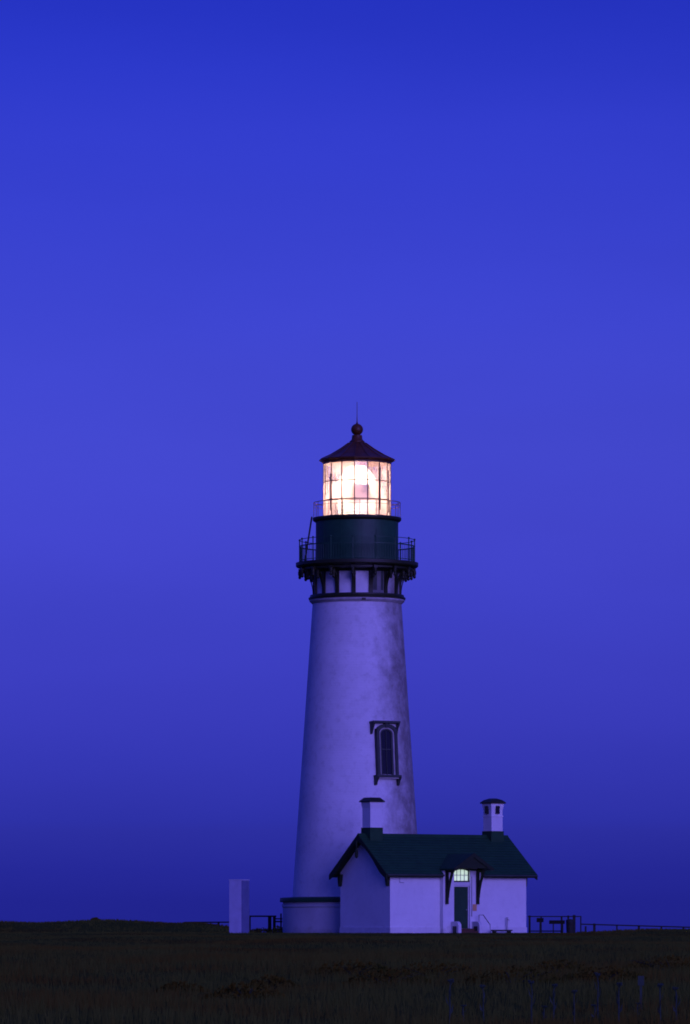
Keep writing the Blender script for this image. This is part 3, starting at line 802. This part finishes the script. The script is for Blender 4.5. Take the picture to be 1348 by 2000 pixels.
# transom window, lit
TW = MB().box(dx0 + .003, dx1 - .003, BY + .06, -.10, tz0 - .048, tz0 + .02).build('transom_window', M_trimdark, HS)
tag(TW, 'lit transom window over the dark door')
ncol = 4
wdt = (dx1 - dx0 - .06) / ncol
for r_ in range(2):
    za = tz0 + .024 + r_ * (tz1 - tz0) / 2; zb_ = tz0 + (r_ + 1) * (tz1 - tz0) / 2
    for c_ in range(ncol):
        MB().box(dx0 + .03 + c_ * wdt + .018, dx0 + .03 + (c_ + 1) * wdt - .018, -.15, -.135, za + .012, zb_ - .012).build('pane', M_transom, TW)
for c_ in range(1, ncol):
    MB().box(dx0 + .03 + c_ * wdt - .016, dx0 + .03 + c_ * wdt + .016, -.17, -.13, tz0 + .022, tz1 - .01).build('muntin', M_offwhite, TW)
zmid = tz0 + (tz1 - tz0) / 2
MB().box(dx0 + .03, dx1 - .03, -.175, -.128, zmid - .010, zmid + .010).build('muntin', M_offwhite, TW)
for x0, x1 in ((dx0 + .003, dx0 + .03), (dx1 - .03, dx1 - .003)):
    MB().box(x0, x1, -.18, -.12, tz0 + .022, tz1 - .02).build('jamb', M_trimdark, TW)
# door
DR = MB().box(dx0 + .05, dx1 - .05, -.13, -.07, dz0, dz1).build('door', M_door, HS)
for c_ in (0, 1):
    for z0, z1 in ((dz0 + .15, dz0 + .85), (dz0 + 1.0, dz1 - .15)):
        xa = dx0 + .14 + c_ * .42
        MB().box(xa, xa + .34, -.145, -.1305, z0, z1).build('door_panel', M_door, DR, bevel=.006)
MB().ball((dx1 - .13, -.17, dz0 + 1.0), .035, 10, 6).build('handle', M_grey, DR)
MB().box(dx0 + .002, dx0 + .048, -.2, -.06, dz0, dz1).build('door_frame', M_white, HS)
MB().box(dx1 - .048, dx1 - .002, -.2, -.06, dz0, dz1).build('door_frame', M_white, HS)
MB().box(dx0 + .002, dx1 - .002, -.2, -.06, dz1 + .002, dz1 + .058).build('door_frame', M_white, HS)
MB().tube([(5.20, BY - .03, zpx(1790, 262.5)), (5.20, BY - .03, zpx(1712, 262.5))], .028, 6).build('casing_shadow_line', M_grey, HS)  # grey tube added in place of the door casing's shadow line
# hood
hp_ = math.atan((HZR - HZE) / HHW)
def hood_slope(s):
    pts = [(bc + s * HHW, HY0, HZE), (bc + s * HHW, .05, HZE), (bc, 1.05, HZR), (bc, HY0, HZR)]
    return MB().add(pts + [(x, y, z - .09) for x, y, z in pts], [(0, 1, 2, 3), (7, 6, 5, 4), (0, 4, 5, 1), (1, 5, 6, 2), (2, 6, 7, 3), (3, 7, 4, 0)])
HOOD = hood_slope(-1).build('hood', M_roof, HS)
hood_slope(1).build('hood_slope', M_roof, HOOD)
for s in (-1, 1):
    MB().prism([(bc + s * (HHW + .03), HZE + .01), (bc + s * .002, HZR + .03), (bc + s * .002, HZR - .22), (bc + s * (HHW - .12), HZE - .09), (bc + s * (HHW + .03), HZE - .11)],
               lambda a, b: (a, HY0 - .05, b), lambda a, b: (a, HY0 - .003, b)).build('hood_bargeboard', M_soffit, HOOD)
MB().prism([(bc - HHW + .16, HZE + .02), (bc + HHW - .16, HZE + .02), (bc, HZR - .11)], lambda a, b: (a, HY0 + .02, b), lambda a, b: (a, HY0 + .06, b)).build('hood_gable', M_soffit, HOOD)
for bxx in (3.51, 5.57):
    zlo_ = zpx(1766, 262.5)
    b_ = MB().box(bxx - .075, bxx + .075, BY - .13, BY - .003, zlo_, HZE - .1).build('hood_bracket', M_soffit, HS)
    MB().box(bxx - .07, bxx + .07, BY - .66, BY - .133, HZE - .20, HZE - .08).build('arm', M_soffit, b_)
    n = 8; lo = []; hi = []
    for i in range(n + 1):
        t = i / n
        yy = BY - .132 - .42 * t ** 1.5; zz = zlo_ + .35 + (HZE - .202 - zlo_ - .35) * t
        lo.append((yy - .05, zz)); hi.append((yy + .05 if i else yy, zz))
    MB().prism(lo + hi[::-1], lambda a, b: (bxx - .06, a, b), lambda a, b: (bxx + .06, a, b)).build('brace', M_soffit, b_)
# steps with rounded cheek walls
for i in range(3):
    zt_ = dz0 - .02 - i * .13
    MB().box(dx0 - .02 + .02, dx1 + .10, BY - .30 - .30 * i, BY - .003 if i == 0 else BY - .30 * i - .003, -.35, zt_).build('step', M_stair, HS, bevel=.012)
for xx, nm in ((dx0 - .22, 0), (dx1 + .12, 1)):
    pr = [(BY - .003, -.3), (BY - .003, .62)]
    for i in range(9):
        t = i / 8 * pi / 2
        pr.append((BY - .42 - .28 * math.sin(t), .34 + .28 * math.cos(t)))
    pr += [(BY - .70, -.3)]
    MB().prism(pr, lambda a, b: (xx, a, b), lambda a, b: (xx + .20, a, b)).build('cheek_wall', M_white, HS, bevel=.01)
    # dark panel on the left face, painting in its shade
    MB().box(xx - .012 if nm == 0 else xx - .012, xx - .002, BY - .52, BY - .18, -.02, .36).build('cheek_shade_panel', M_trimdark, HS)
rx = dx1 + .42
MB().tube([(rx, BY - .25, .02), (rx, BY - .25, .97), (rx, BY - .62, .97), (rx, BY - 1.25, .44), (rx, BY - 1.27, -.2)], .022, 6).build('handrail', M_trimdark, HS)
# front path of brick at the steps
# pipe elbow on the wall
MB().tube([(.60, -.06, 2.98), (.60, -.06, 2.72), (.86, -.06, 2.70)], .018, 5).build('pipe_elbow', M_grey, HS)

def hw_pt(x, y, z):
    return Vector((NX + x * math.cos(TH) - y * math.sin(TH), NY + x * math.sin(TH) + y * math.cos(TH), z))
# notice by the door
o = MB().box(-.13, .13, -.012, .012, 0, .36).build('notice', M_orange); o.location = hw_pt(5.40, BY - .02, zpx(1779, 262.5)); o.rotation_euler = (0, 0, TH)
tag(o, 'small orange notice fixed to the white wall beside the dark door', 'notice')
# standpipe by the right end of the front wall
sp = thing('standpipe', 'thin standpipe with tap in front of the white wall', 'standpipe', hw_pt(7.72, -.16, -.05), TH)
MB().tube([(0, 0, 0), (0, 0, .85)], .035, 8).build('pipe', M_grey, sp)
MB().tube([(0, 0, .78), (.0, -.14, .78), (.0, -.16, .70)], .026, 6).build('spout', M_grey, sp)
MB().box(-.07, .07, -.015, .015, .86, .89).build('handle', M_darkgrey, sp)
# low bench
bn = thing('bench', 'low dark plank bench standing on the lawn before the white wall', 'bench', hw_pt(7.05, -.55, -.1), TH)
MB().box(-.62, .62, -.16, .16, .20, .27).build('seat', M_wood, bn, bevel=.01)
for s in (-.5, .5):
    MB().box(s - .05, s + .05, -.13, .13, 0, .198).build('leg', M_wood, bn)

# ------------------------------------------------------------------ white pillar
pxm = FPX / 258.0
px_c = xpx(467, 258)
PI_ = thing('pillar', 'free standing tall white square pillar left of the tower', 'pillar', (px_c, -12, 0), 0)
pa = R(-20)
w1, w2 = 24 / pxm / math.cos(R(20)), 14 / pxm / math.sin(R(20))
w2 = min(w2, 1.2)
Mz = Matrix.Rotation(-R(20), 4, 'Z')
ptop = zpx(1720, 258)
MB().box(-w1 / 2, w1 / 2, -w2 / 2, w2 / 2, -.15, ptop, Mz).build('body', M_pillar, PI_, bevel=.015)
MB().box(w1 / 2 + .002, w1 / 2 + .03, -w2 / 2 + .005, w2 / 2 - .01, -.15, ptop - .02, Mz).build('shade_slab', M_pillar_shade, PI_)  # thin slab added to carry the painted shade of the right face
MB().box(-w1 / 2 - .02, w1 / 2 + .04, -w2 / 2 - .02, w2 / 2 + .02, ptop + .002, ptop + .07, Mz).build('coping', M_pillar, PI_, bevel=.01)

# ------------------------------------------------------------------ fences
def fence(name, label, pts, posts, rails, group=None, pr=.05, rr=.03):
    """pts: (px, depth) run ends; posts: (px, row of top); rails: (px0,row0,px1,row1)"""
    d = pts
    base = thing(name, label, 'fence', (xpx(posts[0][0], d), d - DIST, 0), 0, group)
    bx, by = base.location.x, base.location.y
    for (p, yt, *w) in posts:
        x = xpx(p, d); g = float(ground_z(x, by))
        r = w[0] if w else pr
        MB().box(x - bx - r, x - bx + r, -r, r, g - .2, zpx(yt, d)).build('post', M_wood, base)
    for (p0_, y0, p1_, y1, *w) in rails:
        r = w[0] if w else rr
        MB().tube([(xpx(p0_, d) - bx, -.055 - r, zpx(y0, d)), (xpx(p1_, d) - bx, -.055 - r, zpx(y1, d))], r, 6).build('rail', M_wood, base)
    return base
fence('railing_fence', 'tall dark pipe railing joined to the right end of the white outbuilding', 268,
      [(1034.5, 1788, .055), (1057, 1789, .035), (1097, 1789, .05), (1110, 1788, .05), (1121.5, 1787, .075), (1134.5, 1789, .035)],
      [(1031, 1790, 1134, 1790, .032), (1032, 1818.5, 1100, 1818.5, .04)])
fence('rail_fence', 'long low dark rail fence running to the right picture edge', 278,
      [(1144, 1809, .05), (1161, 1803.5, .07), (1205, 1806, .04), (1248, 1807, .06), (1292, 1809, .045), (1335, 1810, .05), (1380, 1811, .05)],
      [(1135, 1805, 1400, 1812.5, .04)])
fence('rail_fence', 'low dark rail fence half sunk behind the grassy rise at left', 280,
      [(380, 1800, .05), (427, 1800, .06), (461, 1800, .05)],
      [(360, 1801.5, 470, 1801, .045)])
fence('railing_fence', 'taller dark railing between the white pillar and the tower plinth', 276,
      [(488, 1788, .055), (527, 1788, .10), (536, 1788, .08), (549, 1784, .045)],
      [(486, 1789.5, 540, 1789.5, .05), (538, 1794.5, 552, 1794.5, .04), (538, 1800, 552, 1800, .05), (541, 1810, 552, 1812, .04)])
# slanted viewing boards by the right-hand railing
for (p, yt, yb_, w, h, lab) in ((1055, 1793, 1801, .38, .26, 'small dark slanted board on a thin leg inside the right hand railing'),
                                (1088, 1798, 1804, .86, .22, 'wide dark slanted display board on two legs beside the railing'),):
    d = 266.5
    s_ = thing('display_board', lab, 'display board', (xpx(p, d), d - DIST, 0), 0)
    MB().box(-w / 2, w / 2, -.02, .02, -h / 2, h / 2, Matrix.Translation((0, 0, zpx((yt + yb_) / 2, d))) @ Matrix.Rotation(R(35), 4, 'X')).build('board', M_wood, s_)
    for lx in ((0,) if w < .5 else (-.20, .32)):
        MB().tube([(lx, .03, -.15), (lx, .03, zpx((yt + yb_) / 2, d) - .01)], .032, 6).build('leg', M_wood, s_)
# leaning dark bin at the railing posts
bn = thing('bin', 'dark squat bin against the posts of the right hand railing', 'bin', (xpx(1113, 267), -3.4, 0), 0)
MB().lathe([(.02, -.1), (.20, -.1), (.23, .62), (.02, .62)], 14).build('body', M_wood, bn, smooth=30)
MB().lathe([(.02, .623), (.25, .623), (.22, .72), (.02, .76)], 14).build('lid', M_wood, bn, smooth=30)

# ------------------------------------------------------------------ vegetation
def blades(n, xr, yr, hr, wr_, name, material, dens=None, lean=.35, keep=None):
    x = rng.uniform(*xr, n); y = yr[0] + (yr[1] - yr[0]) * rng.uniform(0, 1, n)
    if keep is not None:
        k = keep(x, y); x, y = x[k], y[k]; n = len(x)
    # tufts: pull points together
    nt_ = max(60, n // 14); j = rng.integers(0, nt_, n); tx_, ty_ = x[rng.integers(0, n, nt_)], y[rng.integers(0, n, nt_)]
    far = rng.uniform(0, 1, n) < .45
    x = np.where(far, x, tx_[j] + rng.normal(0, .10, n)); y = np.where(far, y, ty_[j] + rng.normal(0, .12, n))
    if keep is not None:
        k = keep(x, y); x, y = x[k], y[k]; n = len(x)
    z = ground_z(x, y)
    patch = .55 + .45 * np.sin(x * .9 + 1.7 * np.sin(y * .23)) * np.sin(y * .31 + .8 * np.sin(x * .5))
    h = rng.uniform(*hr, n) * (.55 + .75 * patch) * (1 - .72 * sstep(-120, -45, y) * (hr[1] > .3)); w = rng.uniform(*wr_, n)
    an = rng.uniform(0, 2 * pi, n); le = rng.uniform(.05, lean, n) * h; la_ = rng.uniform(0, 2 * pi, n)
    dx, dy = np.cos(an) * w / 2, np.sin(an) * w / 2 * .4
    v = np.empty((n, 3, 3))
    v[:, 0] = np.stack([x - dx, y - dy, z - .02], 1); v[:, 1] = np.stack([x + dx, y + dy, z - .02], 1)
    v[:, 2] = np.stack([x + np.cos(la_) * le, y + np.sin(la_) * le, z + h], 1)
    me = bpy.data.meshes.new(name)
    me.vertices.add(3 * n); me.vertices.foreach_set('co', v.reshape(-1))
    me.loops.add(3 * n); me.loops.foreach_set('vertex_index', np.arange(3 * n, dtype=np.int32))
    me.polygons.add(n); me.polygons.foreach_set('loop_start', np.arange(0, 3 * n, 3, dtype=np.int32)); me.polygons.foreach_set('loop_total', np.full(n, 3, np.int32))
    me.update(); me.validate(); me.materials.append(material)
    o = bpy.data.objects.new(name, me); col.objects.link(o)
    return o
def wide(x, y): return np.abs(x + .7) < (y + DIST) * .105 + 3
# long meadow grass in front, then short lawn near the buildings
g1 = blades(330000, (-30, 30), (-182, -26), (.08, .36), (.012, .034), 'grass', M_grass, keep=wide)
tag(g1, 'long dark meadow grass covering the slope in front of the lighthouse', 'grass', kind='stuff')
def lawn(x, y):
    xr = x - NX; yr = y - NY
    lx = xr * math.cos(TH) + yr * math.sin(TH); ly = -xr * math.sin(TH) + yr * math.cos(TH)
    inside = (lx > -.1) & (lx < L + .1) & (ly > -1.4) & (ly < W + .1)
    return (~inside) & (np.hypot(x, y) > 4.25) & (np.abs(x + .7) < 34)
g2 = blades(90000, (-34, 34), (-27, 7), (.01, .05), (.02, .05), 'lawn_grass', M_grass, keep=lawn)
tag(g2, 'short rough grass around the foot of the lighthouse and house', 'grass', kind='stuff')
def rise(x, y): return ((x < -5.6) | (x > 12.5)) & (y > -14)
g3 = blades(40000, (-34, 34), (-14, 12), (.03, .46), (.03, .09), 'ridge_grass', M_grass, keep=rise)
tag(g3, 'ragged tall grass along the skyline of the two side rises', 'grass', kind='stuff')

def shrub(x, y, w, h, n, label, name='shrub', material=None, group=None):
    z = float(ground_z(x, y))
    th_ = thing(name, label, 'shrub', (x, y, z), 0, group)
    mb = MB()
    for i in range(n):
        a_ = rng.uniform(0, 2 * pi); rr = w * math.sqrt(rng.uniform(0, 1)); hh = h * (1 - (rr / w) ** 2) * rng.uniform(.35, 1.05) + .03
        c = Vector((rr * math.cos(a_), rr * .7 * math.sin(a_), hh)); s = rng.uniform(.03, .08)
        u = Vector(rng.normal(0, 1, 3)).normalized(); v_ = u.orthogonal().normalized()
        mb.add([c - u * s, c + v_ * s * .6, c + u * s, c - v_ * s * .6], [(0, 1, 2, 3)])
    mb.build('foliage', material or M_bush, th_)
    st = MB()
    for i in range(7):
        a_ = rng.uniform(0, 2 * pi); rr = w * rng.uniform(.2, .8)
        st.tube([(0, 0, -.1), (rr * .5 * math.cos(a_), rr * .35 * math.sin(a_), h * .4), (rr * math.cos(a_), rr * .7 * math.sin(a_), h * .75)], [.02, .012, .005], 4)
    o = st.build('stem', M_soffit, th_); o['kind'] = 'stuff'
    return th_
def at(px, row, d):
    return xpx(px, d), d - DIST
def depth_of(row):
    """distance at which the ground meets this photo row on the picture's centre line"""
    best = 95.0
    for d in np.arange(90, 255, .5):
        if HOR - (float(ground_z(0, d - DIST)) - CZ) / d * FPX * 1.0 <= row: return float(d)
    return 250.0
SH = [(355, 1928, .75, .26, 'small rusty shrub low in the dark meadow left of centre'),
      (480, 1950, 1.1, .40, 'rusty shrub patch in the meadow below the white pillar'),
      (530, 1925, .8, .34, 'rusty shrub in the meadow below the tower plinth'),
      (690, 1905, 1.5, .42, 'broad rusty shrub in the meadow straight below the tower'),
      (760, 1925, 1.3, .40, 'rusty shrub in the meadow below the gable wall'),
      (850, 1915, 1.6, .46, 'broad rusty shrub in the meadow below the dark door'),
      (1000, 1930, 1.5, .44, 'rusty shrub in the meadow below the right hand chimney'),
      (1090, 1905, 1.2, .40, 'rusty shrub in the meadow below the display boards'),
      (1180, 1925, 1.3, .40, 'rusty shrub in the meadow among the pale stalks'),
      (1310, 1895, 1.7, .50, 'rusty shrub in the meadow at the right picture edge')]
for px, row, w, h, lab in SH:
    d = depth_of(row); x, y = at(px, row, d)
    shrub(x, y, w, h, 420, lab, group='rusty shrubs in the meadow')
x, y = at(187, 1798, 275); shrub(x, y, .30, .17, 130, 'small dark bush standing up on the left skyline', 'skyline_bush', M_grass)
x, y = at(512, 1815, 272); shrub(x, y, 1.0, .26, 420, 'low dark bush under the railing beside the plinth', 'low_bush', M_grass)
x, y = at(543, 1815, 270); shrub(x, y, .45, .38, 260, 'dark bush against the left edge of the plinth', 'low_bush', M_grass)

# pale dry stalks in the right foreground
stalks = [(878, 1918), (905, 1965), (945, 1928), (1039, 1920), (1062, 1972), (1081, 1926), (1122, 1938), (1163, 1970), (1168, 1905), (1208, 1924), (1245, 1960), (1290, 1926), (1322, 1932)]
st0 = None
for i, (px, row) in enumerate(stalks):
    d = 99 + (i * 37 % 11) * .7
    x, y = xpx(px, d), d - DIST; zg = float(ground_z(x, y)); hh = max(.35, min(1.35, zpx(row, d) - zg))
    if st0 is None:
        st0 = thing('dry_stalk', 'pale dry weed stalk standing in the dark grass of the right foreground', 'weed stalk', group='pale dry stalks in the right foreground')
        MB().tube([(0, 0, -.08), (.015, 0, .4), (.0, .01, .8), (.03, 0, 1.0)], [.022, .018, .014, .010], 6).build('stem', M_stalk, st0, smooth=40)
        hd_ = MB()
        for q in range(9):
            a_ = q * 2.4; hd_.tube([(.03, 0, .93), (.03 + .05 * math.cos(a_), .05 * math.sin(a_), 1.0 + .02 * (q % 3))], .006, 4)
            hd_.ball((.03 + .055 * math.cos(a_), .055 * math.sin(a_), 1.01 + .02 * (q % 3)), .022, 6, 4)
        hd_.build('seed_head', M_stalk, st0)['kind'] = 'stuff'
        for q, (zz, a_) in enumerate(((.25, .4), (.45, 2.9), (.62, 5.0))):
            MB().add([(0, 0, zz), (.05 * math.cos(a_) - .02, .05 * math.sin(a_), zz + .10), (.10 * math.cos(a_), .10 * math.sin(a_), zz + .27), (.06 * math.cos(a_) + .02, .06 * math.sin(a_) + .02, zz + .09)], [(0, 1, 2), (0, 2, 3)]).build('leaf', M_stalk, st0)
        t_ = st0
    else:
        t_ = st0.copy(); col.objects.link(t_)
        for chd in list(st0.children):
            c = chd.copy(); col.objects.link(c); c.parent = t_
    t_.location = (x, y, zg); t_.rotation_euler = (0, 0, i * 1.3); t_.scale = (.9, .9, hh)
# little pale marker stake
d = 112; mk = thing('marker_stake', 'short pale marker stake with square plate among the right foreground stalks', 'marker stake', (xpx(1252, d), d - DIST, float(ground_z(xpx(1252, d), d - DIST))))
zp = zpx(1906, d) - mk.location.z
MB().box(-.025, .025, -.015, .015, -.1, zp - .02).build('stake', M_stalk, mk)
MB().box(-.07, .07, -.03, -.018, zp - .22, zp).build('plate', M_stalk, mk)
